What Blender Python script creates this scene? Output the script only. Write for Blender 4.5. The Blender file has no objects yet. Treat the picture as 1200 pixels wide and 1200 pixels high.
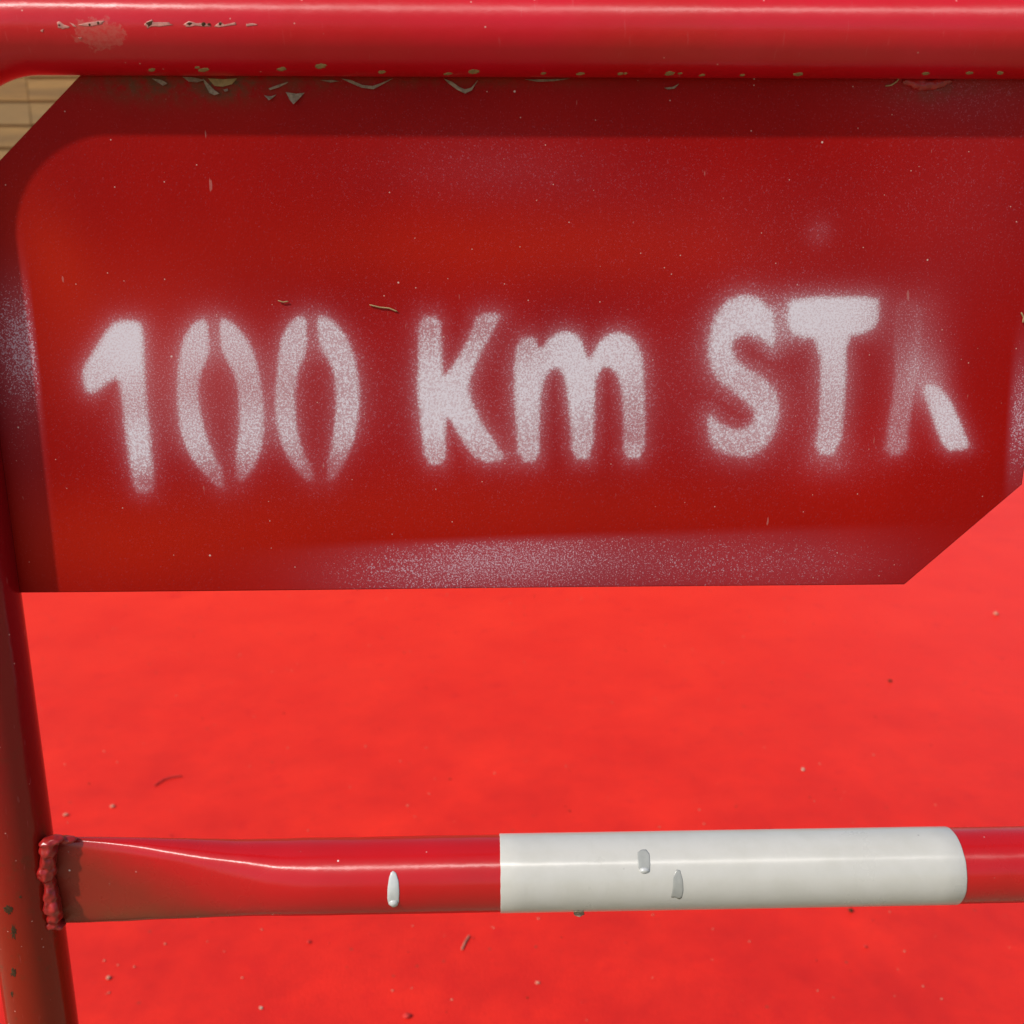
import bpy, bmesh, math, random
import numpy as np
from mathutils import Vector, Matrix, noise as mnoise

random.seed(7)
S = bpy.context.scene
COL = S.collection

# ------------------------------------------------------------------ camera
PITCH = math.radians(15.2)
CAM = Vector((0.0, -0.5, 1.15))
cd = bpy.data.cameras.new('camera')
cam = bpy.data.objects.new('camera', cd)
COL.objects.link(cam)
cam.location = CAM
cam.rotation_euler = (math.radians(90) - PITCH, 0, 0)
cd.sensor_width = 36.0
cd.lens = 36.0
cd.clip_start = 0.02
cd.clip_end = 400
cd.dof.use_dof = True
cd.dof.focus_distance = 0.515
cd.dof.aperture_fstop = 15.0
S.camera = cam

# ------------------------------------------------------------------ light
SUN = Vector((-1.34, -1.0, 1.66)).normalized()
w = bpy.data.worlds.new('World')
S.world = w
w.use_nodes = True
nt = w.node_tree
bg = nt.nodes['Background']
sky = nt.nodes.new('ShaderNodeTexSky')
sky.sky_type = 'NISHITA'
sky.sun_disc = False
sky.sun_elevation = math.asin(SUN.z)
sky.sun_rotation = math.atan2(SUN.x, SUN.y)
sky.air_density = 1.0
sky.dust_density = 2.0
nt.links.new(sky.outputs[0], bg.inputs[0])
bg.inputs[1].default_value = 0.10
sl = bpy.data.lights.new('sun', 'SUN')
sl.energy = 2.6
sl.angle = math.radians(1.5)
sl.color = (1.0, 0.955, 0.89)
so = bpy.data.objects.new('sun', sl)
COL.objects.link(so)
so.rotation_euler = SUN.to_track_quat('Z', 'Y').to_euler()
S.view_settings.view_transform = 'Standard'
S.view_settings.look = 'None'
S.view_settings.exposure = 0.55
S.view_settings.gamma = 1.0

# ------------------------------------------------------------------ where things stand
# The barrier stands turned 1.64 degrees about the vertical; B is its own frame.
PSI = math.radians(1.64)
B = Matrix.Rotation(PSI, 4, 'Z')
BI = B.inverted()
CL = BI @ CAM
TOP_Z, TUBE_R = 1.2372, 0.0185
RAIL_Z, RAIL_R = 0.8050, 0.0205
POST_X = -0.2705
PLATE_Y = 0.004

def direction(u, v, local=True):
    d = Vector(((u - 600) / 1200, math.cos(PITCH) + math.sin(PITCH) * (600 - v) / 1200,
                -math.sin(PITCH) + math.cos(PITCH) * (600 - v) / 1200)).normalized()
    return (BI.to_3x3() @ d) if local else d

def on_plate(u, v, y=PLATE_Y):
    d = direction(u, v)
    t = (y - CL.y) / d.y
    return CL + d * t

def on_ground(u, v, z=0.012):
    d = direction(u, v, False)
    return CAM + d * ((z - CAM.z) / d.z)

def on_tube(u, v, zc, r):
    """first hit on a horizontal tube (local y=0, z=zc); None if missed"""
    d = direction(u, v)
    oy, oz = CL.y, CL.z - zc
    a = d.y * d.y + d.z * d.z
    b = oy * d.y + oz * d.z
    c = oy * oy + oz * oz - r * r
    q = b * b - a * c
    if q < 0:
        t = -b / a
    else:
        t = (-b - math.sqrt(q)) / a
    return CL + d * t

def on_post(u, v, r):
    d = direction(u, v)
    ox, oy = CL.x - POST_X, CL.y
    a = d.x * d.x + d.y * d.y
    b = ox * d.x + oy * d.y
    c = ox * ox + oy * oy - r * r
    q = max(b * b - a * c, 0)
    return CL + d * ((-b - math.sqrt(q)) / a)

# ------------------------------------------------------------------ helpers
def link(o, parent=None):
    COL.objects.link(o)
    if parent is not None:
        o.parent = parent
    return o

def obj(name, me, mat=None, parent=None, smooth=True):
    if mat is not None:
        me.materials.append(mat)
    if smooth:
        me.polygons.foreach_set('use_smooth', [True] * len(me.polygons))
    return link(bpy.data.objects.new(name, me), parent)

def bm_obj(name, bm, mat, parent=None, smooth=True):
    me = bpy.data.meshes.new(name)
    bm.normal_update()
    bm.to_mesh(me)
    bm.free()
    return obj(name, me, mat, parent, smooth)

def tag(o, label=None, cat=None, group=None, kind=None):
    if label: o['label'] = label
    if cat: o['category'] = cat
    if group: o['group'] = group
    if kind: o['kind'] = kind
    return o

def mat(name):
    m = bpy.data.materials.new(name)
    m.use_nodes = True
    t = m.node_tree
    return m, t, t.nodes['Principled BSDF']

class NB:
    def __init__(s, t):
        s.t = t
    def n(s, typ, **kw):
        nd = s.t.nodes.new(typ)
        for k, v in kw.items():
            setattr(nd, k, v)
        return nd
    def put(s, sock, v):
        if isinstance(v, bpy.types.NodeSocket):
            s.t.links.new(v, sock)
        else:
            sock.default_value = v
    def math(s, op, a, b=0.0, c=0.0, clamp=False):
        nd = s.n('ShaderNodeMath', operation=op, use_clamp=clamp)
        s.put(nd.inputs[0], a); s.put(nd.inputs[1], b); s.put(nd.inputs[2], c)
        return nd.outputs[0]
    def noise(s, vec, scale, detail=2.0, rough=0.5):
        nd = s.n('ShaderNodeTexNoise')
        s.put(nd.inputs['Vector'], vec)
        nd.inputs['Scale'].default_value = scale
        nd.inputs['Detail'].default_value = detail
        nd.inputs['Roughness'].default_value = rough
        return nd.outputs['Fac']
    def voro(s, vec, scale, out='Distance'):
        nd = s.n('ShaderNodeTexVoronoi')
        s.put(nd.inputs['Vector'], vec)
        nd.inputs['Scale'].default_value = scale
        return nd
    def rng(s, v, a, b, c=0.0, d=1.0):
        nd = s.n('ShaderNodeMapRange', clamp=True)
        s.put(nd.inputs[0], v)
        for i, x in enumerate((a, b, c, d)):
            nd.inputs[i + 1].default_value = x
        return nd.outputs[0]
    def mix(s, f, a, b):
        nd = s.n('ShaderNodeMix', data_type='RGBA')
        s.put(nd.inputs[0], f)
        for i, x in ((6, a), (7, b)):
            if not isinstance(x, bpy.types.NodeSocket) and len(x) == 3:
                x = (*x, 1)
            s.put(nd.inputs[i], x)
        return nd.outputs[2]
    def coord(s):
        return s.n('ShaderNodeTexCoord').outputs['Object']
    def stretch(s, vec, sc):
        nd = s.n('ShaderNodeMapping')
        s.put(nd.inputs['Vector'], vec)
        nd.inputs['Scale'].default_value = sc
        return nd.outputs[0]
    def bump(s, h, strength, dist, prev=None):
        nd = s.n('ShaderNodeBump')
        nd.inputs['Strength'].default_value = strength
        nd.inputs['Distance'].default_value = dist
        s.put(nd.inputs['Height'], h)
        if prev is not None:
            s.put(nd.inputs['Normal'], prev)
        return nd.outputs[0]

RED = (0.50, 0.004, 0.014)

def specks(g, vec, scale, size, keep, soft=0.5):
    """small round specks, a random share of the cells kept"""
    v = g.voro(vec, scale)
    d = g.rng(v.outputs['Distance'], size, size * soft)
    sep = g.n('ShaderNodeSeparateColor')
    g.put(sep.inputs[0], v.outputs['Color'])
    k = g.math('LESS_THAN', sep.outputs[0], keep)
    return g.math('MULTIPLY', d, k)

def aniso(g, p):
    # paint rubbed lengthwise: highlights stretch along the tube
    tg = g.n('ShaderNodeTangent', direction_type='RADIAL', axis='X')
    g.put(p.inputs['Tangent'], tg.outputs[0])
    p.inputs['Anisotropic'].default_value = 1.0
    p.inputs['Anisotropic Rotation'].default_value = .25
    p.inputs['IOR'].default_value = 1.5

def tube_paint():
    m, t, p = mat('red_tube_paint'); g = NB(t)
    c = g.coord()
    # shade of the upright put into its paint colour, with rust; plain red above
    sep = g.n('ShaderNodeSeparateXYZ'); g.put(sep.inputs[0], c)
    z = g.math('ADD', sep.outputs[2], g.math('MULTIPLY', g.noise(c, 30, 3), 0.06))
    grime_shade = g.rng(z, 1.22, 1.15)
    q = on_tube(116, 40, TOP_Z, TUBE_R)
    vm = g.n('ShaderNodeVectorMath', operation='SUBTRACT'); g.put(vm.inputs[0], c); vm.inputs[1].default_value = q
    vl = g.n('ShaderNodeVectorMath', operation='LENGTH'); g.put(vl.inputs[0], g.stretch(vm.outputs[0], (1, 1.7, 1.7)))
    scuff = g.math('LESS_THAN', g.math('ADD', vl.outputs['Value'], g.math('MULTIPLY', g.noise(c, 260, 5, .75), .022)), .0215)
    rust = g.rng(g.noise(c, 90, 4, .7), .56, .70)
    low = g.rng(z, .97, .80)
    col = g.mix(g.rng(g.noise(c, 14, 4), .35, .7), RED, (0.44, 0.006, 0.006))
    shaded = g.mix(low, (0.22, 0.003, 0.006), (0.23, 0.012, 0.003))
    shaded = g.mix(g.math('MULTIPLY', rust, g.math('MULTIPLY', low, .7)), shaded, (0.11, 0.025, 0.008))
    col = g.mix(grime_shade, col, shaded)
    sp = specks(g, c, 330, .16, .06)
    col = g.mix(g.math('MULTIPLY', sp, .7), col, (.6, .33, .28))
    col = g.mix(g.math('MULTIPLY', scuff, g.rng(g.noise(c, 700, 3, .7), .35, .6, .25, .8)), col, (.46, .075, .06))
    scr = g.rng(g.noise(g.stretch(c, (900, 90, 90)), 1, 2), .70, .74)
    col = g.mix(g.math('MULTIPLY', scr, .10), col, (.6, .2, .2))
    g.put(p.inputs['Base Color'], col)
    g.put(p.inputs['Roughness'], g.rng(g.noise(c, 60, 3), .3, .7, .34, .44))
    aniso(g, p)
    g.put(p.inputs['Anisotropic'], g.math('SUBTRACT', 1.0, grime_shade, clamp=True))
    g.put(p.inputs['Roughness'], g.math('MULTIPLY', g.math('ADD', g.rng(g.noise(c, 60, 3), .3, .7, .34, .42), g.rng(g.noise(g.stretch(c, (5, 1, 1)), 1, 1), .40, .60, .18, 0)), g.math('SUBTRACT', 1.0, g.math('MULTIPLY', grime_shade, .70))))
    g.put(p.inputs['Specular IOR Level'], g.math('SUBTRACT', .5, g.math('MULTIPLY', grime_shade, .22)))
    b = g.bump(g.noise(c, 160, 2), .10, .0012)
    b = g.bump(g.noise(c, 1500, 2), .10, .0002, b)
    g.put(p.inputs['Normal'], b)
    return m

def rail_paint():
    m, t, p = mat('red_rail_paint'); g = NB(t)
    c = g.coord()
    col = g.mix(g.rng(g.noise(c, 20, 4), .35, .7), (0.43, 0.004, 0.006), (0.37, 0.005, 0.005))
    sx = g.n('ShaderNodeSeparateXYZ'); g.put(sx.inputs[0], c)
    xx = g.math('ADD', sx.outputs[0], g.math('MULTIPLY_ADD', sx.outputs[2], 1.9, -1.9 * .805))
    end = g.rng(g.math('ADD', xx, g.math('MULTIPLY', g.noise(c, 90, 4, .7), .022)), -.150, -.205)
    col = g.mix(g.math('MULTIPLY', end, .75), col, (.17, .018, .007))
    under_shade = g.math('MULTIPLY', g.rng(sx.outputs[2], .796, .787), g.rng(g.noise(c, 35, 5, .7), .35, .6))  # shade and brown reflection on the underside, put into the colour
    col = g.mix(g.math('MULTIPLY', under_shade, .7), col, (.17, .030, .010))
    sp = specks(g, c, 190, .13, .10)
    col = g.mix(g.math('MULTIPLY', sp, .8), col, (.75, .6, .55))
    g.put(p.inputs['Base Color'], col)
    g.put(p.inputs['Roughness'], g.math('ADD', g.rng(g.noise(c, 60, 3), .3, .7, .25, .30), g.rng(g.noise(g.stretch(c, (5, 1, 1)), 1, 1), .45, .62, 0, .22)))
    aniso(g, p)
    b = g.bump(g.noise(c, 120, 2), .10, .0012)
    b = g.bump(g.noise(c, 1500, 2), .08, .0002, b)
    g.put(p.inputs['Normal'], b)
    return m

def white_paint():
    m, t, p = mat('white_band_paint'); g = NB(t)
    c = g.coord()
    col = g.mix(g.rng(g.noise(c, 60, 4, .6), .4, .7), (.455, .445, .405), (.425, .415, .37))
    sp = specks(g, c, 150, .11, .05)
    col = g.mix(g.math('MULTIPLY', sp, .7), col, (.20, .19, .17))
    st = g.rng(g.noise(g.stretch(c, (300, 60, 60)), 1, 3), .62, .75)
    col = g.mix(g.math('MULTIPLY', st, .12), col, (.36, .35, .31))
    g.put(p.inputs['Base Color'], col)
    g.put(p.inputs['Roughness'], g.math('ADD', g.rng(g.noise(c, 90, 4, .6), .3, .7, .25, .32), g.rng(g.noise(g.stretch(c, (9, 1, 1)), 1, 1), .42, .58, 0.15, 0)))
    aniso(g, p)
    b = g.bump(g.noise(c, 150, 2), .08, .001)
    g.put(p.inputs['Normal'], b)
    return m

def plate_paint():
    m, t, p = mat('stencilled_plate_paint'); g = NB(t)
    c = g.coord()
    at = g.n('ShaderNodeAttribute', attribute_name='paint_marks')
    sep = g.n('ShaderNodeSeparateColor'); g.put(sep.inputs[0], at.outputs['Color'])
    spray, grime_shade, reflection = sep.outputs[0], sep.outputs[1], sep.outputs[2]
    coarse = at.outputs['Alpha']
    base = g.mix(g.rng(g.noise(c, 9, 3), .3, .7), (0.285, 0.0034, 0.0015), (0.215, 0.002, 0.0018))
    base = g.mix(reflection, base, (0.37, 0.013, 0.003))
    base = g.mix(g.math('MULTIPLY', g.rng(g.noise(c, 2600, 1), .5, .75), .12), base, (.5, .012, .012))
    # fine dust and short scratches
    sp = specks(g, c, 260, .10, .10)
    sp2 = specks(g, c, 90, .055, .16)
    sc = g.rng(g.noise(g.stretch(c, (260, 260, 60)), 1, 2, .6), .735, .76)
    marks = g.math('MAXIMUM', g.math('MULTIPLY', sp, .55), g.math('MULTIPLY', sp2, .8))
    marks = g.math('MAXIMUM', marks, g.math('MULTIPLY', sc, .16))
    base = g.mix(marks, base, (.62, .46, .40))
    gm = g.math('MULTIPLY', grime_shade, g.rng(g.noise(c, 130, 4, .7), .35, .6))
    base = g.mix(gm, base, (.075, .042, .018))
    # sprayed white: droplets whose share of the surface follows the spray density
    n1 = g.rng(g.noise(c, 1150, 2, .7), .33, .67)
    n2 = g.rng(g.noise(c, 2600, 1), .3, .7)
    nn = g.math('ADD', g.math('MULTIPLY', n1, .65), g.math('MULTIPLY', n2, .35))
    d = g.math('SUBTRACT', g.math('MULTIPLY', spray, 1.08), g.math('ADD', nn, .02))
    drop = g.math('MULTIPLY_ADD', d, 1.45, .36, clamp=True)
    drop = g.math('MULTIPLY', drop, g.rng(spray, .0, .45, .30, 1.0))
    thin = g.math('MULTIPLY', g.math('POWER', spray, 1.6), .90)
    n3 = g.math('ADD', g.math('MULTIPLY', g.rng(g.noise(c, 1150, 3, .75), .36, .66), .75), g.math('MULTIPLY', n2, .3))
    d3 = g.math('MULTIPLY_ADD', g.math('SUBTRACT', coarse, n3), 4.0, .15, clamp=True)
    d3 = g.math('MULTIPLY', g.math('MULTIPLY', d3, g.rng(coarse, .02, .22)), .62)
    thin = g.math('MAXIMUM', thin, g.math('MULTIPLY', coarse, .30))
    wf = g.math('MULTIPLY', g.math('MAXIMUM', drop, thin), .96)
    pig = g.mix(g.rng(coarse, .04, .15), g.mix(g.rng(spray, .10, .55), (.52, .26, .36), (.60, .555, .605)), (.46, .30, .42))
    col = g.mix(wf, base, pig)
    col = g.mix(d3, col, (.56, .47, .54))
    g.put(p.inputs['Base Color'], col)
    g.put(p.inputs['Roughness'], g.math('ADD', g.rng(g.noise(c, 40, 3), .3, .7, .34, .44), g.math('MULTIPLY', wf, .35)))
    p.inputs['Specular IOR Level'].default_value = .06
    b = g.bump(g.noise(c, 700, 2), .12, .0004)
    b = g.bump(drop, .25, .0002, b)
    g.put(p.inputs['Normal'], b)
    return m

def simple(name, col, rough=.5, var=.3, scale=300, bump=.2, spec=.5):
    m, t, p = mat(name); g = NB(t)
    c = g.coord()
    dark = tuple(x * (1 - var) for x in col)
    g.put(p.inputs['Base Color'], g.mix(g.rng(g.noise(c, scale, 3), .35, .65), col, dark))
    p.inputs['Roughness'].default_value = rough
    p.inputs['Specular IOR Level'].default_value = spec
    g.put(p.inputs['Normal'], g.bump(g.noise(c, scale * 2, 3), bump, .0004))
    return m

def carpet_mat():
    m, t, p = mat('red_carpet_cloth'); g = NB(t)
    c = g.coord()
    col = g.mix(g.rng(g.noise(c, 3.5, 5, .6), .3, .7), (.78, .024, .010), (.70, .016, .008))
    col = g.mix(g.rng(g.noise(c, 16, 5, .65), .58, .85), col, (.60, .009, .009))
    dirt = specks(g, c, 26, .10, .14)
    col = g.mix(g.math('MULTIPLY', dirt, .75), col, (.22, .06, .03))
    dirt2 = specks(g, c, 34, .06, .10)
    col = g.mix(g.math('MULTIPLY', dirt2, .7), col, (.75, .33, .18))
    scf = g.rng(g.noise(g.stretch(c, (6, 42, 20)), 1, 3), .66, .74)
    col = g.mix(g.math('MULTIPLY', scf, .08), col, (.45, .03, .02))
    sep = g.n('ShaderNodeSeparateXYZ'); g.put(sep.inputs[0], c)
    sheen_loss = g.math('MULTIPLY', g.rng(sep.outputs[1], 2.6, .5), g.rng(g.noise(c, 5.5, 6, .68), .30, .66, .15, 1))  # nearer cloth darker: the loss of grazing sheen put into the colour
    col = g.mix(g.math('MULTIPLY', sheen_loss, .95), col, (.45, .008, .007))
    col = g.mix(g.math('MULTIPLY', g.rng(g.noise(c, 70, 4, .7), .58, .75), .30), col, (.40, .012, .010))
    g.put(p.inputs['Base Color'], col)
    p.inputs['Roughness'].default_value = .55
    p.inputs['Specular IOR Level'].default_value = .20
    p.inputs['Sheen Weight'].default_value = .10
    p.inputs['Sheen Tint'].default_value = (1, .2, .12, 1)
    b = g.bump(g.noise(c, 420, 3), .5, .0015)
    g.put(p.inputs['Normal'], b)
    return m

def ground_mat():
    m, t, p = mat('dry_earth'); g = NB(t)
    c = g.coord()
    col = g.mix(g.rng(g.noise(c, 1.3, 6, .65), .35, .65), (.42, .35, .22), (.32, .29, .17))
    col = g.mix(g.rng(g.noise(c, 45, 4, .7), .5, .7), col, (.34, .28, .18))
    g.put(p.inputs['Base Color'], col)
    p.inputs['Roughness'].default_value = .95
    g.put(p.inputs['Normal'], g.bump(g.noise(c, 60, 5, .7), .6, .02))
    return m

def wood_mat():
    m, t, p = mat('weathered_tan_wood'); g = NB(t)
    c = g.coord()
    rnd = g.n('ShaderNodeObjectInfo').outputs['Random']
    v = g.n('ShaderNodeVectorMath', operation='ADD')
    g.put(v.inputs[0], c)
    cb = g.n('ShaderNodeCombineXYZ'); g.put(cb.inputs[0], g.math('MULTIPLY', rnd, 37.0))
    g.put(v.inputs[1], cb.outputs[0])
    vv = v.outputs[0]
    n1 = g.noise(g.stretch(vv, (1.1, 20, 15)), 1, 5, .6)
    n2 = g.noise(g.stretch(vv, (3.0, 90, 120)), 1, 3, .6)
    col = g.mix(g.rng(n1, .32, .68), (.31, .175, .046), (.14, .075, .020))
    col = g.mix(g.math('MULTIPLY', g.rng(n2, .5, .7), .5), col, (.10,.06,.028))
    col = g.mix(g.math('MULTIPLY', rnd, .6), col, (.22,.15,.06))
    g.put(p.inputs['Base Color'], col)
    p.inputs['Roughness'].default_value = .8
    g.put(p.inputs['Normal'], g.bump(n2, .4, .004))
    return m

M = dict(tube=tube_paint(), rail=rail_paint(), white=white_paint(), plate=plate_paint(),
         carpet=carpet_mat(), ground=ground_mat(), wood=wood_mat(),
         primer=simple('pale_pink_primer', (.52, .20, .16), .6, .35, 500),
         rust=simple('dark_rust', (.070, .035, .016), .9, .5, 700, .5, .1),
         olive=simple('pale_olive_chip', (.30, .21, .08), .8, .3, 500),
         flake=simple('grey_paint_flake', (.30, .23, .16), .8, .4, 600, .2, .15),
         drip=simple('pale_grey_paint_drip', (.46,.47,.45), .25, .06, 200, .05),
         drip_dark=simple('grey_paint_drip', (.30,.305,.28), .3, .10, 200, .05),
         weld=simple('painted_weld', (.33, .012, .010), .28, .35, 260, .3),
         straw=simple('dry_straw', (.36, .24, .11), .8, .3, 400),
         grit=simple('pale_grit', (.60, .24, .15), .8, .4, 90),
         stone=simple('tan_pebble', (.55, .40, .28), .8, .4, 200),
         dark=simple('dark_bits', (.56, .022, .014), .8, .4, 200))

# ------------------------------------------------------------------ the setting
def sheet(name, x0, x1, y0, y1, nx, ny, z, amp, m, thick=None):
    bm = bmesh.new()
    g = [[bm.verts.new((x0 + (x1 - x0) * i / nx, y0 + (y1 - y0) * j / ny, 0)) for i in range(nx + 1)] for j in range(ny + 1)]
    for row in g:
        for v in row:
            v.co.z = z + amp * mnoise.noise(Vector((v.co.x * 1.7, v.co.y * 1.7, z)))
    for j in range(ny):
        for i in range(nx):
            bm.faces.new((g[j][i], g[j][i + 1], g[j + 1][i + 1], g[j + 1][i]))
    if thick:
        r = bmesh.ops.extrude_edge_only(bm, edges=[e for e in bm.edges if e.is_boundary])
        for v in r['geom']:
            if isinstance(v, bmesh.types.BMVert):
                v.co.z -= thick
    o = bm_obj(name, bm, m)
    return tag(o, kind='structure')

sheet('ground', -60, 60, -60, 60, 60, 60, 0.0, 0.0, M['ground'])
sheet('carpet', -4.5, 4.5, 0.25, 5.6, 90, 54, 0.010, 0.0016, M['carpet'], .009)

# wooden fence beyond the carpet: three panels of horizontal boards between posts
FY = 7.5
fence = link(bpy.data.objects.new('wooden_fence', None))
fence.location = (-3.6, FY, 0)
tag(fence, 'weathered tan wooden fence of horizontal boards standing beyond the red carpet', 'fence')
PITCHB = 0.163
def board_mesh(L, i):
    bm = bmesh.new()
    bmesh.ops.create_cube(bm, size=1)
    rng = random.Random(i)
    for v in bm.verts:
        v.co.x *= L; v.co.y *= .022; v.co.z *= .172
    bmesh.ops.bevel(bm, geom=bm.edges[:], offset=.004, segments=1, affect='EDGES')
    for v in bm.verts:
        v.co.z += rng.uniform(-.003, .003)
        v.co.y += rng.uniform(-.002, .002)
    me = bpy.data.meshes.new('board'); bm.to_mesh(me); bm.free()
    me.materials.append(M['wood'])
    return me
bms = [board_mesh(1.998, i) for i in range(4)]
post_me = None
for k in range(5):
    xc = (k - 2) * 2.0 + 1.08
    for j in range(15):
        o = link(bpy.data.objects.new('board', bms[(j + 2 * k) % 4]), fence)
        o.location = (xc, random.uniform(-.004, .004), 0.217 - PITCHB + PITCHB * j + random.uniform(-.004, .004))
        o.rotation_euler = (-.07, random.uniform(-.002, .002), 0)
for k in range(6):
    bm = bmesh.new(); bmesh.ops.create_cube(bm, size=1)
    for v in bm.verts:
        v.co.x *= .10; v.co.y *= .10; v.co.z = (v.co.z + .5) * 2.46
    bmesh.ops.bevel(bm, geom=bm.edges[:], offset=.006, segments=1, affect='EDGES')
    o = bm_obj('post', bm, M['wood'], fence, False)
    o.location = ((k - 2.5) * 2.0 + 1.08, .066, 0)

# ------------------------------------------------------------------ the barrier
barrier = link(bpy.data.objects.new('crowd_barrier', None))
barrier.rotation_euler = (0, 0, PSI)
tag(barrier, 'red tubular steel barrier with sprayed white lettering on its plate and one white band', 'barrier')

XR = 1.35                                   # far upright, outside the picture

def sweep(points, r, nseg, caps=True):
    """tube along points that all lie in local y=0"""
    bm = bmesh.new()
    rings = []
    for i, p in enumerate(points):
        a = points[max(i - 1, 0)]; b = points[min(i + 1, len(points) - 1)]
        tdir = (b - a).normalized()
        nrm = Vector((0, 1, 0)); bi = tdir.cross(nrm)
        rings.append([bm.verts.new(p + nrm * (r * math.cos(2 * math.pi * k / nseg)) + bi * (r * math.sin(2 * math.pi * k / nseg))) for k in range(nseg)])
    for A, Bq in zip(rings, rings[1:]):
        for k in range(nseg):
            bm.faces.new((A[k], A[(k + 1) % nseg], Bq[(k + 1) % nseg], Bq[k]))
    if caps:
        bm.faces.new(rings[0]); bm.faces.new(rings[-1][::-1])
    bmesh.ops.recalc_face_normals(bm, faces=bm.faces[:])
    return bm

RB = 0.0580
pts = [Vector((POST_X, 0, .0 + (TOP_Z - RB) * i / 30)) for i in range(31)]
for i in range(1, 17):
    a = math.pi / 2 * i / 16
    pts.append(Vector((POST_X + RB * (1 - math.cos(a)), 0, TOP_Z - RB + RB * math.sin(a))))
x0, x1 = POST_X + RB, XR - RB
pts += [Vector((x0 + (x1 - x0) * i / 40, 0, TOP_Z)) for i in range(1, 41)]
for i in range(1, 17):
    a = math.pi / 2 * i / 16
    pts.append(Vector((XR - RB * (1 - math.sin(a)), 0, TOP_Z - RB * (1 - math.cos(a)))))
pts += [Vector((XR, 0, (TOP_Z - RB) * (1 - i / 30))) for i in range(1, 31)]
frame = bm_obj('frame_tube', sweep(pts, TUBE_R, 48), M['tube'], barrier)

for fx in (POST_X, XR):                     # flat feet on the ground
    bm = bmesh.new(); bmesh.ops.create_cube(bm, size=1)
    for v in bm.verts:
        v.co.x *= .05; v.co.y *= .42; v.co.z = (v.co.z + .5) * .008 + .001
    bmesh.ops.bevel(bm, geom=bm.edges[:], offset=.002, segments=2, affect='EDGES')
    f = bm_obj('foot', bm, M['rail'], barrier, False)
    f.location = (fx, 0, 0)

# lower rail, its two ends squeezed flat and welded to the uprights
def sstep(a, b, x):
    t = min(max((x - a) / (b - a), 0), 1)
    return t * t * (3 - 2 * t)
XE = POST_X + TUBE_R - .0015
def rail_section(x):
    d = min(x - XE, (XR - TUBE_R + .0015) - x)
    t = sstep(.004, .150, d) ** .75
    return .0042 + (RAIL_R - .0042) * t, .0268 + (RAIL_R - .0268) * sstep(0, .13, d), t
bm = bmesh.new()
xs = [XE + .0012 * i for i in range(140)]
xs += [xs[-1] + (XR - TUBE_R - .168 - xs[-1]) * i / 30 for i in range(1, 31)]
xs += [xs[-1] + (XR - TUBE_R + .0015 - xs[-1]) * i / 60 for i in range(1, 61)]
NS = 64
rings = []
for x in xs:
    b_, h_, t_ = rail_section(x)
    ring = []
    e = 1.0 - .30 * (1 - t_)
    for k in range(NS):
        a = 2 * math.pi * k / NS
        ca, sa = math.cos(a), math.sin(a)
        y = b_ * math.copysign(abs(ca) ** e, ca)
        z = h_ * math.copysign(abs(sa) ** (1.0 - .12 * (1 - t_)), sa)
        # hollow in the squeezed face
        dent = .0024 * (1 - t_) * t_ * 4 * max(0, 1 - (z / (h_ * .8)) ** 2)
        y -= math.copysign(dent, y) if abs(y) > dent else 0
        ring.append(bm.verts.new((x, y, RAIL_Z + z + .0003 * mnoise.noise(Vector((x * 60, y * 60, z * 60))))))
    rings.append(ring)
for A, Bq in zip(rings, rings[1:]):
    for k in range(NS):
        bm.faces.new((A[k], A[(k + 1) % NS], Bq[(k + 1) % NS], Bq[k]))
bm.faces.new(rings[0]); bm.faces.new(rings[-1][::-1])
bmesh.ops.recalc_face_normals(bm, faces=bm.faces[:])
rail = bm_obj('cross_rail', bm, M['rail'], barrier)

# white band round the rail
bx0 = on_tube(586.5, 1023, RAIL_Z, RAIL_R).x
bx1 = on_tube(1133, 1022, RAIL_Z, RAIL_R).x
bm = bmesh.new()
prof = [(0, -.0004), (0, .00035), (.0004, .00055)]
rows = [(bx0 + d, RAIL_R + q) for d, q in prof] + [(bx0 + (bx1 - bx0) * i / 20, RAIL_R + .00055) for i in range(1, 20)] + [(bx1 - d, RAIL_R + q) for d, q in prof[::-1]]
NS = 96
rings = [[bm.verts.new((x + (.00025 * mnoise.noise(Vector((math.cos(2*math.pi*k/NS)*4, math.sin(2*math.pi*k/NS)*4, x * 3))) if i < 3 or i > len(rows) - 4 else 0),
                        r * math.cos(2 * math.pi * k / NS), RAIL_Z + r * math.sin(2 * math.pi * k / NS))) for k in range(NS)] for i, (x, r) in enumerate(rows)]
for A, Bq in zip(rings, rings[1:]):
    for k in range(NS):
        bm.faces.new((A[k], A[(k + 1) % NS], Bq[(k + 1) % NS], Bq[k]))
bmesh.ops.recalc_face_normals(bm, faces=bm.faces[:])
band = bm_obj('white_band', bm, M['white'], rail)

# ------------------------------------------------------------------ the plate
PX0, PX1, PZ0, PZ1 = -0.2600, 0.2622, 0.9722, 1.2300
tl = on_plate(91, 92); tl2 = on_plate(0, 188)
br = on_plate(1060, 684); br2 = on_plate(1197, 568)
PZ0 = .5 * (br.z + on_plate(25, 695).z)
def z_top(x):
    s = (tl.z - tl2.z) / (tl.x - tl2.x)
    return np.minimum(PZ1, tl.z + s * (x - tl.x))
def z_bot(x):
    s = (br2.z - br.z) / (br2.x - br.x)
    return np.maximum(PZ0, br.z + s * (x - br.x))
NX, NZ = 860, 420
gx = np.linspace(PX0, PX1, NX)
tt = np.linspace(0, 1, NZ)
GX = np.repeat(gx[None, :], NZ, 0)
GZ = z_bot(gx)[None, :] + (z_top(gx) - z_bot(gx))[None, :] * tt[:, None]
GY = PLATE_Y + .00035 * np.sin(GX * 17 + 1.2) * np.sin(GZ * 21 + .4)

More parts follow.
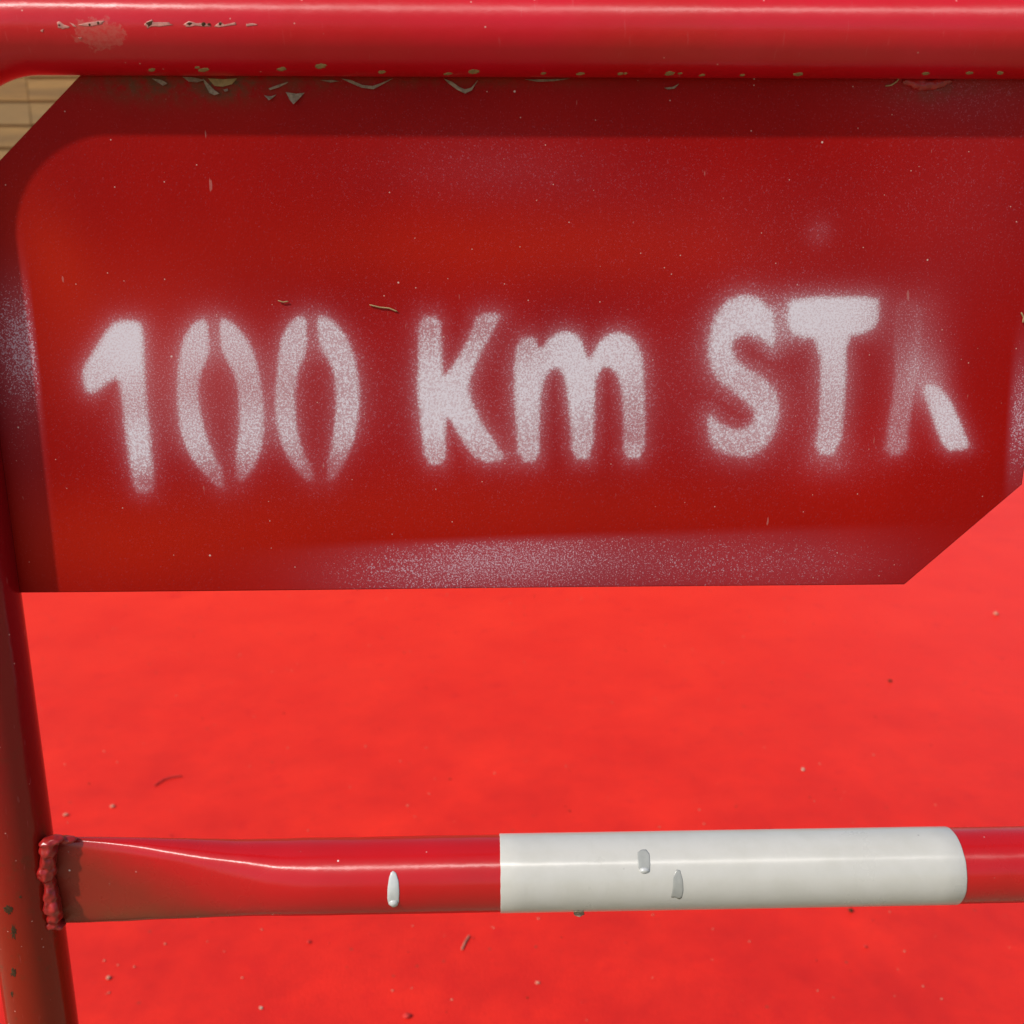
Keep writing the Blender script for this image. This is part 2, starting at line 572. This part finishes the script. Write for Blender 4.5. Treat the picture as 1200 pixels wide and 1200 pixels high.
# --- what is sprayed on it (metres in the plate's own plane)
def poly(pp, ox=0, oy=0, s=1.0):
    q = [on_plate(ox + x / s, oy + y / s) for x, y in pp]
    return np.array([(a.x, a.z) for a in q])
def smooth_poly(P, n=1):
    for _ in range(n):                       # Chaikin corner cutting
        Q = np.roll(P, -1, 0)
        P = np.stack([.75 * P + .25 * Q, .25 * P + .75 * Q], 1).reshape(-1, 2)
    return P
def sdf(P, X, Z):
    """signed distance (inside positive)"""
    best = np.full(X.shape, 1e9); ins = np.zeros(X.shape, bool)
    Q = np.roll(P, -1, 0)
    for (ax, az), (bx, bz) in zip(P, Q):
        ex, ez = bx - ax, bz - az
        wx, wz = X - ax, Z - az
        h = np.clip((wx * ex + wz * ez) / (ex * ex + ez * ez + 1e-12), 0, 1)
        best = np.minimum(best, (wx - h * ex) ** 2 + (wz - h * ez) ** 2)
        if bz != az:
            c = ((az > Z) != (bz > Z)) & (X < ex * (Z - az) / (bz - az) + ax)
            ins ^= c
    d = np.sqrt(best)
    return np.where(ins, d, -d)
MM = .001
Z3 = 3.0
A_ = (60, 330, 3.0)
K_ = (440, 330, 3.3333)
R_ = (800, 320, 3.0)
glyphs = [
 # 1
 ((A_), [(212,150),(255,138),(305,142),(320,165),(324,300),(340,480),(352,620),(368,700),(350,745),(290,740),(278,640),(262,520),(250,420),(236,332),(190,362),(150,392),(122,385),(110,345),(112,305),(150,245)], .93, 1.6, 1.0),
 # 0 0
 ((A_), [(548,128),(500,145),(465,200),(447,290),(440,400),(455,530),(490,620),(555,700),(605,735),(612,680),(560,590),(530,500),(515,400),(520,330),(552,262),(556,230)], .80, 1.3, 1.0),
 ((A_), [(590,128),(632,140),(680,190),(715,260),(740,360),(750,470),(742,580),(705,680),(650,715),(648,620),(663,520),(662,420),(648,330),(604,255),(593,215)], .78, 1.3, 1.0),
 ((A_), [(895,118),(850,130),(810,190),(797,280),(783,420),(795,530),(830,620),(880,690),(925,705),(922,660),(880,590),(860,500),(855,400),(865,320),(898,245),(900,180)], .76, 1.3, 1.0),
 ((A_), [(935,118),(980,128),(1030,180),(1065,260),(1085,370),(1080,480),(1058,580),(1012,680),(972,708),(968,640),(990,560),(1003,450),(1000,350),(985,290),(945,235),(935,180)], .78, 1.3, 1.0),
 # K
 ((K_), [(163,135),(255,130),(262,230),(262,330),(268,372),(322,300),(372,190),(396,120),(494,118),(480,170),(420,270),(372,365),(362,430),(402,530),(465,620),(520,700),(400,712),(330,610),(278,515),(274,600),(280,715),(190,718),(176,560),(163,420),(167,300)], .84, 1.3, 1.0),
 # m
 ((K_), [(548,218),(628,210),(640,265),(690,205),(745,190),(798,212),(822,280),(836,308),(872,232),(930,194),(990,205),(1035,262),(1050,340),(1055,480),(1056,692),(963,692),(965,560),(960,430),(945,362),(910,330),(875,345),(856,400),(857,692),(765,697),(758,520),(745,402),(727,348),(700,335),(667,360),(646,430),(640,560),(646,704),(556,704),(548,560),(540,390)], .86, 1.3, 1.0),
 # S
 ((R_), [(322,268),(332,170),(300,108),(240,75),(178,80),(122,130),(92,210),(88,310),(120,380),(190,430),(245,480),(252,510),(228,540),(180,550),(130,527),(92,490),(86,540),(95,610),(150,642),(230,652),(292,622),(330,550),(346,470),(330,410),(280,360),(210,325),(175,280),(176,240),(210,216),(262,222),(300,250)], .82, 1.9, 1.25),
 # T
 ((R_), [(376,96),(430,86),(500,82),(688,82),(697,110),(692,185),(640,214),(576,226),(578,400),(556,645),(458,637),(480,500),(486,236),(390,222),(368,190),(368,115)], .88, 1.6, 1.25),
 # the broken last letter
 ((R_), [(836,395),(890,388),(942,440),(985,540),(1012,604),(1000,622),(920,628),(880,520)], .80, 1.3, 1.0),
 ((R_), [(740,88),(846,94),(842,230),(836,345),(822,430),(800,540),(794,640),(706,646),(716,540),(736,430),(744,345),(738,220)], .47, 1.7, 1.1),
]
spray = np.zeros_like(GX)
halo = np.zeros_like(GX)
for (ox, oy, s), pp, dens, soft, hw in glyphs:
    P = smooth_poly(poly(pp, ox, oy, s), 1)
    pad = .022
    m_ = (GX > P[:, 0].min() - pad) & (GX < P[:, 0].max() + pad) & (GZ > P[:, 1].min() - pad) & (GZ < P[:, 1].max() + pad)
    d = sdf(P, GX[m_], GZ[m_]) / MM
    soft *= 2.0
    k = np.clip((d + soft * 1.02 + (.45 if s == 3.0 and ox == 60 else .1)) / (1.95 * soft), 0, 1); k = k * k * (3 - 2 * k)
    spray[m_] = np.maximum(spray[m_], dens * k)
    out = np.maximum(-d, 0)
    halo[m_] = 1 - (1 - halo[m_]) * (1 - .33 * dens * np.exp(-(out / (5.0 * hw)) ** 1.2))
spray = np.maximum(spray * .82, halo)

def blob(u, v, su, sv, ang=0.0):
    p = on_plate(u, v); k = 1 / 2350.0
    du, dz = (GX - p.x), (GZ - p.z)
    ca, sa = math.cos(ang), math.sin(ang)
    a, b = du * ca + dz * sa, -du * sa + dz * ca
    return np.exp(-.5 * ((a / (su * k)) ** 2 + (b / (sv * k)) ** 2))
# where the can dwelt, the paint is thicker or thinner
gain = 1 + .22 * (blob(150, 410, 30, 30) + blob(520, 470, 35, 40) + blob(690, 430, 60, 35) + blob(880, 390, 40, 35) + blob(985, 365, 60, 30) + blob(1110, 495, 20, 30)) \
         - .34 * (blob(250, 455, 90, 22) + blob(500, 385, 30, 22) + blob(570, 385, 25, 25) + blob(740, 480, 25, 36) + blob(620, 400, 18, 20) + .5 * blob(160, 480, 22, 14)) \
         - .48 * (blob(250, 562, 60, 20) + blob(395, 556, 60, 24) + .7 * blob(168, 568, 22, 14)) - .80 * blob(1064, 372, 26, 44) - .22 * (blob(880, 450, 50, 26) + blob(970, 500, 26, 34) + blob(690, 515, 70, 18) + blob(530, 535, 70, 14) + blob(865, 525, 50, 14))
spray = np.clip(spray * gain, 0, 1)
# mist round the whole line of lettering, plus sky reflection painted in at right
mist_sheen = .12 * blob(180, 450, 70, 70) + .14 * blob(300, 460, 110, 75) + .13 * blob(600, 460, 130, 80) + .15 * blob(900, 440, 110, 80) + .22 * blob(1090, 438, 20, 22) + .15 * blob(1078, 390, 28, 38) + .10 * blob(980, 545, 40, 20) + .11 * blob(575, 195, 100, 32) + .06 * blob(850, 250, 160, 50) + .12 * blob(960, 272, 12, 12) + .10 * blob(1110, 105, 90, 26) + .08 * blob(1150, 230, 90, 120)
# overspray that got past the stencil sheet's edges (straight edges of its own)
def halfplane(a, b, soft, side):
    p, q = on_plate(*a), on_plate(*b)
    dx, dz = q.x - p.x, q.z - p.z
    L = math.hypot(dx, dz)
    d = ((GX - p.x) * dz - (GZ - p.z) * dx) / L / MM * side
    return np.clip(d / soft + .5, 0, 1)
lower = halfplane((300, 642), (960, 618), 5, 1) * (.30 * blob(585, 652, 100, 34) + .22 * blob(760, 660, 170, 36) + .20 * blob(470, 675, 90, 28) + .12 * blob(950, 660, 90, 30))
left = halfplane((32, 320), (52, 500), 3, 1) * (.46 * blob(30, 400, 22, 46) + .16 * blob(10, 440, 36, 60) + .06 * blob(40, 560, 22, 60))
right = halfplane((1187, 420), (1179, 560), 4, -1) * (.48 * blob(1200, 485, 22, 55))
spray = 1 - (1 - spray) * (1 - np.clip(mist_sheen, 0, 1))
coarse = 1 - (1 - np.clip(lower, 0, 1)) * (1 - np.clip(left, 0, 1)) * (1 - np.clip(right, 0, 1))
# grime by the weld line under the tube
grime_shade = .9 * blob(262, 100, 26, 12) + .7 * blob(180, 98, 28, 14) + .5 * blob(120, 100, 30, 9) + .4 * blob(330, 97, 60, 8) + .35 * blob(520, 95, 120, 5) +   .4 * blob(1085, 103, 26, 10) + .15 * blob(1130, 105, 60, 8)
grime_shade = np.clip(grime_shade, 0, 1)
reflection = np.clip(.55 * blob(60, 300, 30, 50, .3) + .55 * blob(140, 400, 110, 60) + .5 * blob(130, 640, 150, 45) + .4 * blob(560, 600, 300, 40)+ .5 * blob(620, 290, 200, 30), 0, 1)  # bright reflections in the glossy plate, put into its paint colour

nv = NX * NZ
co = np.stack([GX, GY, GZ], -1).reshape(-1, 3)
idx = np.arange(nv).reshape(NZ, NX)
quads = np.stack([idx[:-1, :-1], idx[:-1, 1:], idx[1:, 1:], idx[1:, :-1]], -1).reshape(-1, 4)
loop = np.concatenate([idx[0, :], idx[1:, -1], idx[-1, -2::-1], idx[-2:0:-1, 0]])
nb = len(loop)
back = co[loop].copy(); back[:, 1] = PLATE_Y + .003
co = np.concatenate([co, back])
bi = np.arange(nb) + nv
side = np.stack([loop, bi, np.roll(bi, -1), np.roll(loop, -1)], -1)
quads = np.concatenate([quads, side])
nq = len(quads)
me = bpy.data.meshes.new('sign_plate')
me.vertices.add(len(co)); me.vertices.foreach_set('co', co.astype(np.float32).ravel())
me.loops.add(nq * 4 + nb)
me.loops.foreach_set('vertex_index', np.concatenate([quads.ravel(), bi[::-1]]).astype(np.int32))
me.polygons.add(nq + 1)
me.polygons.foreach_set('loop_start', np.arange(nq + 1, dtype=np.int32) * 4)
me.update(calc_edges=True)
me.validate()
attr = me.attributes.new('paint_marks', 'FLOAT_COLOR', 'POINT')
cols = np.zeros((len(co), 4), np.float32)
cols[:nv, 0] = spray.ravel(); cols[:nv, 1] = grime_shade.ravel(); cols[:nv, 2] = reflection.ravel(); cols[:, 3] = 0; cols[:nv, 3] = coarse.ravel()
attr.data.foreach_set('color', cols.ravel())
plate = obj('sign_plate', me, M['plate'], barrier, False)

# ------------------------------------------------------------------ chips, flakes, drips and welds
def patch(name, outline, surf, m, parent, lift=.00012, seed=0, jag=.12, sub=3, bulge=0.0, smooth=True):
    """small skin of paint lying on a surface: outline (u,v) -> surf(u,v); thin but solid"""
    rng = random.Random(seed)
    P = []
    n = len(outline)
    cu = sum(p[0] for p in outline) / n; cv = sum(p[1] for p in outline) / n
    for i in range(n):
        a, b = outline[i], outline[(i + 1) % n]
        for k in range(sub):
            t = k / sub
            u, v = a[0] + (b[0] - a[0]) * t, a[1] + (b[1] - a[1]) * t
            j = 1 + rng.uniform(-jag, jag)
            P.append((cu + (u - cu) * j, cv + (v - cv) * j))
    bm = bmesh.new()
    rings = []
    for f, l in ((1.0, -.4), (1.0, .6), (.86, 1.0), (.45, 1.0 + bulge * .8)):
        ring = []
        for u, v in P:
            q, nrm = surf(cu + (u - cu) * f, cv + (v - cv) * f)
            ring.append(bm.verts.new(q + nrm * lift * l))
        rings.append(ring)
    q, nrm = surf(cu, cv)
    c = bm.verts.new(q + nrm * lift * (1 + bulge))
    N = len(P)
    for A, Bq in zip(rings, rings[1:]):
        for k in range(N):
            bm.faces.new((A[k], A[(k + 1) % N], Bq[(k + 1) % N], Bq[k]))
    for k in range(N):
        bm.faces.new((rings[-1][k], rings[-1][(k + 1) % N], c))
    bmesh.ops.recalc_face_normals(bm, faces=bm.faces[:])
    return bm_obj(name, bm, m, parent, smooth)

def tube_surf(zc, r):
    def f(u, v):
        q = on_tube(u, v, zc, r)
        return q, Vector((0, q.y, q.z - zc)).normalized()
    return f
def plate_surf(u, v):
    q = on_plate(u, v)
    q.y = PLATE_Y + .00035 * math.sin(q.x * 17 + 1.2) * math.sin(q.z * 21 + .4)
    return q, Vector((0, -1, 0))
def post_surf(u, v):
    q = on_post(u, v, TUBE_R)
    return q, Vector((q.x - POST_X, q.y, 0)).normalized()
TS = tube_surf(TOP_Z, TUBE_R); RS = tube_surf(RAIL_Z, RAIL_R); BS = tube_surf(RAIL_Z, RAIL_R + .00055)
def ell(u, v, a, b, n=10, tilt=0.0):
    return [(u + a * math.cos(t) * math.cos(tilt) - b * math.sin(t) * math.sin(tilt),
             v + a * math.cos(t) * math.sin(tilt) + b * math.sin(t) * math.cos(tilt)) for t in [2 * math.pi * k / n for k in range(n)]]

sd = 0
def chip(outline, m, surf=TS, parent=frame, name='paint_chip', **k):
    global sd
    sd += 1
    return patch(name, outline, surf, m, parent, seed=sd, **k)
for o_ in ([(66,27),(70,25),(75,29),(82,31),(80,33),(73,34),(68,32)], [(82,27),(86,28),(90,32),(86,31)],
           [(91,29),(100,27),(112,25),(122,24),(119,28),(106,31),(96,30)],
           [(168,28),(174,24),(178,23),(180,26),(200,26),(201,29),(186,31),(177,31),(173,33)],
           [(215,29),(222,25),(230,27),(240,27),(248,31),(238,31),(228,30),(220,32)],
           [(252,31),(258,25),(262,29),(276,26),(276,29),(262,31),(256,32)], [(288,28),(296,27),(303,29),(296,30),(289,31)],
           [(47,36),(51,34),(50,38)], [(91,44),(96,44),(94,46)]):
    chip(o_, M['primer'])
for o_ in ([(171,27),(175,25),(179,25),(178,29),(174,31)], [(218,28),(222,26),(226,27),(222,30)], ell(238.5, 28.3, 2.6, 2.4), ell(245, 28.5, 1.8, 1.5),
           ell(105, 29, 1.4, 1.6), ell(115, 27, 1.5, 1.7), ell(69.5, 29.5, 1.5, 1.0), ell(258, 28, 1.6, 2)):
    chip(o_, M['rust'], lift=.00022, name='rust_spot')
for u, v, a, b in ((178,82,4,2),(238,82,7,2.4),(231,79,3,1.4),(330,81,6,2.2),(376,77.5,6.5,3),(447,84.5,4.5,2),(525,86.5,5,1.4),(555,84,6.5,2.6),(637,86,3,1.3),
                   (680,86.5,5,1.6),(727,86.5,4,1.6),(733,86,2,1.2),(785,86,6,2.3),(797,86,3,1.2),(823,88,4,1.2),(870,88,3,1.2),(935,87,6,2),(1085,86,4.5,1.7),(1136,85.5,4.5,1.6),(1172,85.5,4,2)):
    chip(ell(u, v, a, b, 8, -.12), M['olive'], jag=.2)
# chips on the upright
for o_ in (ell(10, 1066, 5, 6, 8), ell(16, 1140, 4, 5, 8), ell(16, 1092, 3, 8, 8), ell(24, 1051, 1.6, 1.6, 8), ell(14, 1165, 2, 3, 8)):
    chip(o_, M['rust'], post_surf, frame, 'rust_spot', lift=.00008, jag=.5)

# curled flakes of old paint hanging under the tube on the plate
def flake(outline, lift, m=None, tip=None):
    rng = random.Random(hash(str(outline)) % 1000 if False else int(sum(a * 3 + b for a, b in outline)))
    bm = bmesh.new()
    top, bot = [], []
    vmin = min(v for _, v in outline); vmax = max(v for _, v in outline)
    for u, v in outline:
        q, nrm = plate_surf(u, v)
        k = (v - vmin) / max(vmax - vmin, 1)
        h = lift * (.15 + k * k)
        top.append(bm.verts.new(q + nrm * (h + .00018)))
        bot.append(bm.verts.new(q + nrm * (h * .9 - .0001)))
    n = len(outline)
    bm.faces.new(top); bm.faces.new(bot[::-1])
    for k in range(n):
        bm.faces.new((top[k], bot[k], bot[(k + 1) % n], top[(k + 1) % n]))
    bmesh.ops.recalc_face_normals(bm, faces=bm.faces[:])
    return bm_obj('paint_flake', bm, m or M['flake'], plate, False)
flake([(335,108),(347,110),(357,109),(350,117),(345,123),(340,117)], .0022)
flake([(310,112),(318,113),(324,111),(320,115),(316,118)], .0014)
flake([(315,104),(325,100),(338,96),(336,98),(326,103),(317,106)], .0008)
flake([(400,92),(412,94),(425,100),(437,101),(448,97),(460,92),(452,97),(438,105),(424,103),(410,97)], .0010)
flake([(520,92),(530,96),(538,102),(545,105),(552,103),(560,94),(553,106),(545,110),(535,105),(526,98)], .0012)
flake([(615,93),(635,93),(668,92),(650,95),(630,96)], .0006)
flake([(778,103),(788,102),(796,98),(790,104),(782,105)], .0008)
flake([(178,92),(190,94),(197,98),(192,101),(186,97)], .0010)
flake([(214,90),(228,91),(240,94),(232,97),(222,96)], .0012)
flake([(238,92),(246,100),(252,106),(258,110),(252,112),(246,109),(240,98)], .0009)
flake([(244,92),(262,93),(278,92),(272,99),(262,102),(252,101)], .0007, M['olive'])
flake([(262,105),(267,104),(268,107),(264,108)], .0012)
flake([(375,94),(388,94),(398,95),(388,97)], .0006)

# hard drips of pale paint on the rail
def drip(outline, m, surf, bulge=.9, lift=.0004):
    return patch('paint_drip', outline, surf, m, rail, lift=lift, seed=3, jag=.02, sub=3, bulge=bulge)
drip([(461,1020.5),(464,1023),(467,1031),(468,1043),(467.5,1056),(466,1061),(461,1063),(455.5,1060),(453.8,1052),(454.3,1040),(456,1029),(458,1022.5)], M['drip'], RS)
chip(ell(461.2, 1057.8, 5.6, 3.6, 12), M['drip'], RS, rail, 'paint_drip', lift=.0009, bulge=1.2, jag=.02)
drip([(752,995.5),(757,995.5),(761,1000),(762,1012),(761.5,1019),(757,1024),(752,1023),(748,1017),(746.5,1006),(747,999)], M['drip_dark'], BS, .2, .00016)
chip(ell(755, 1020, 6, 3.6, 12), M['drip'], BS, rail, 'paint_drip', lift=.0008, bulge=1.2, jag=.04)
drip([(793,1018.5),(797,1020),(800,1030),(801,1043),(799,1052),(796,1054),(791,1051.5),(786.5,1052),(788,1040),(789,1027)], M['drip_dark'], BS, .1, .00012)
chip([(672,1067),(684,1066.5),(685,1071),(679,1074),(673,1072)], M['flake'], BS, rail, 'paint_drip', lift=.0006, bulge=.6, jag=.08)

# weld beads: lumpy runs of metal under the paint
def weld(name, lumps, parent, vox=.0007):
    bm = bmesh.new()
    rng = random.Random(4)
    for (p, rx, ry, rz) in lumps:
        r = bmesh.ops.create_icosphere(bm, subdivisions=3, radius=1)
        for v in r['verts']:
            n = 1.12 + .30 * mnoise.noise(v.co * 1.9 + Vector(p) * 300)
            v.co = Vector(p) + Vector((v.co.x * rx, v.co.y * ry, v.co.z * rz)) * n
    o = bm_obj(name, bm, M['weld'], parent)
    r = o.modifiers.new('r', 'REMESH'); r.mode = 'VOXEL'; r.voxel_size = vox; r.use_smooth_shade = True
    s = o.modifiers.new('s', 'SMOOTH'); s.iterations = 2
    return o
def front(u, v, y):
    p = on_plate(u, v, y)
    return (p.x, p.y, p.z)
Y = -.0085
weld('weld_bead', [(front(57,987,Y), .0042,.0042,.0026), (front(64,984,Y+.001), .0046,.0036,.0022),
                   (front(57,996,Y), .0044,.0048,.0040), (front(56,1008,Y), .0040,.0045,.0055), (front(55,1021,Y), .0046,.0050,.0058),
                   (front(58,1034,Y+.001), .0030,.0036,.0040), (front(60,1047,Y), .0036,.0045,.0055), (front(62,1062,Y), .0043,.0052,.0072),
                   (front(64,1073,Y), .0038,.0046,.0040), (front(62,1082,Y+.001), .0036,.0040,.0026), (front(70,1084,Y+.002), .0030,.0035,.0018),
                   (front(76,984,-.004), .0060,.0030,.0018)], rail)
weld('weld_bead', [(front(u, v, PLATE_Y - .0004), a, .0016, b) for u, v, a, b in ((1066,96,.003,.0018),(1074,98,.0034,.0024),(1083,99,.0036,.0026),(1092,99,.0032,.0022),(1101,97,.003,.0020),(1109,95,.0026,.0014))], plate, .0005)

# ------------------------------------------------------------------ small things lying about
def fibre(name, pts3, r, m, label, cat, group=None):
    bm = bmesh.new()
    rings = []
    for i, p in enumerate(pts3):
        a = pts3[max(i - 1, 0)]; b = pts3[min(i + 1, len(pts3) - 1)]
        t = (b - a).normalized()
        n = t.cross(Vector((.3, -.8, .5))).normalized(); bb = t.cross(n)
        rr = r * (.55 if i in (0, len(pts3) - 1) else 1)
        rings.append([bm.verts.new(p + (n * math.cos(k * math.pi / 3) + bb * math.sin(k * math.pi / 3)) * rr) for k in range(6)])
    for A, Bq in zip(rings, rings[1:]):
        for k in range(6):
            bm.faces.new((A[k], A[(k + 1) % 6], Bq[(k + 1) % 6], Bq[k]))
    bm.faces.new(rings[0]); bm.faces.new(rings[-1][::-1])
    bmesh.ops.recalc_face_normals(bm, faces=bm.faces[:])
    return tag(bm_obj(name, bm, m), label, cat, group)
def curve_pts(ctrl, f, n=5):
    out = []
    for a, b in zip(ctrl, ctrl[1:]):
        for k in range(n):
            t = k / n
            out.append(f(a[0] + (b[0] - a[0]) * t, a[1] + (b[1] - a[1]) * t))
    out.append(f(*ctrl[-1]))
    return out
def pl(u, v): return B @ (on_plate(u, v) + Vector((0, -.0006, 0)))
GS = 'bits of dry straw stuck to the barrier'
fibre('straw', curve_pts([(1055,89),(1050,96),(1044,100),(1037,101)], pl), .00035, M['straw'], 'curled straw fibre hanging under the top tube beside the small weld', 'straw', GS)
fibre('straw', curve_pts([(433,357),(445,360),(456,361),(466,365)], pl), .00035, M['straw'], 'thin straw fibre on the plate between the second zero and the K', 'straw', GS)
fibre('straw', curve_pts([(326,352),(332,354),(338,353)], pl), .0003, M['straw'], 'very short straw fibre on the plate just above the second zero', 'straw', GS)
fibre('straw', curve_pts([(1196,366),(1199,372),(1198,378)], pl), .0004, M['straw'], 'short straw fibre at the right end of the plate', 'straw', GS)

def gp(u, v): return on_ground(u, v, .0135)
GG = 'litter lying on the red carpet'
fibre('straw', curve_pts([(541,1113),(545,1104),(550,1096)], gp), .0016, M['grit'], 'pale straw lying slanted on the carpet just below the cross rail', 'straw', GG)
fibre('wrinkle', curve_pts([(180,921),(192,913),(203,910),(213,909)], gp), .0018, M['dark'], 'thin dark bent twig on the carpet above the flattened rail end', 'wrinkle', GG)  # raised strand standing in for a faint wrinkle in the cloth

def lump(p, r, rng, sq=.6):
    bm = bmesh.new()
    bmesh.ops.create_icosphere(bm, subdivisions=2, radius=1)
    off = Vector((rng.uniform(0, 50), rng.uniform(0, 50), 0))
    sx, sy = rng.uniform(.7, 1.3), rng.uniform(.7, 1.2)
    for v in bm.verts:
        n = 1 + .35 * mnoise.noise(v.co * 1.4 + off)
        v.co = Vector((v.co.x * sx, v.co.y * sy, v.co.z * sq)) * n * r
    return bm
rng = random.Random(3)
for u, v, r, m, lab in ((1167,720,.011,'grit','pale pebble on the carpet at far right below the cut plate corner'),
                        (941,902,.006,'stone','small bright pebble on the carpet above the right half of the white band'),
                        (477,1191,.0065,'dark','dark brown crumb on the carpet at the bottom edge left of centre'),
                        (630,1152,.0045,'grit','orange crumb on the carpet below the left end of the white band'),
                        (306,1181,.0035,'stone','tiny whitish pebble on the carpet at the lower left'),
                        (1043,798,.006,'rust','greyish crumb on the carpet below the sloping plate edge'),
                        (77,955,.006,'grit','pale pebble on the carpet beside the upright above the weld'),
                        (132,945,.0055,'grit','pale pebble on the carpet above the flattened end of the rail'),
                        (127,1146,.0045,'grit','tan crumb on the carpet beside the foot of the upright at lower left'),
                        (362,1104,.005,'dark','dark crumb on the carpet under the red part of the rail'),
                        (997,1067,.0055,'rust','grey crumb on the carpet right below the white band near its right end'),
                        (1014,1109,.004,'dark','small dark crumb on the carpet at lower right')):
    o = bm_obj('pebble', lump(None, r * .78, rng), M[m])
    p = on_ground(u, v); o.location = (p.x, p.y, .0105 + r * .4)
    tag(o, lab, 'pebble', GG)
# the finest grit nobody would count
bm = bmesh.new()
for i in range(900):
    x, y = rng.uniform(-1.6, 1.6), .5 + 3.8 * rng.random() ** 1.5
    r = rng.uniform(.0008, .0020)
    q = bmesh.ops.create_icosphere(bm, subdivisions=1, radius=r)
    for v in q['verts']:
        v.co = Vector((v.co.x * rng.uniform(.7, 1.5) + x, v.co.y + y, v.co.z * .6 + .0115))
    if i % 3 == 0:
        pass
    mi = rng.choice((0, 0, 1, 2))
    for f in {f for v in q['verts'] for f in v.link_faces}:
        f.material_index = mi
g_ = bm_obj('grit', bm, M['grit'])
g_.data.materials.append(M['dark']); g_.data.materials.append(M['rust'])
tag(g_, kind='stuff')
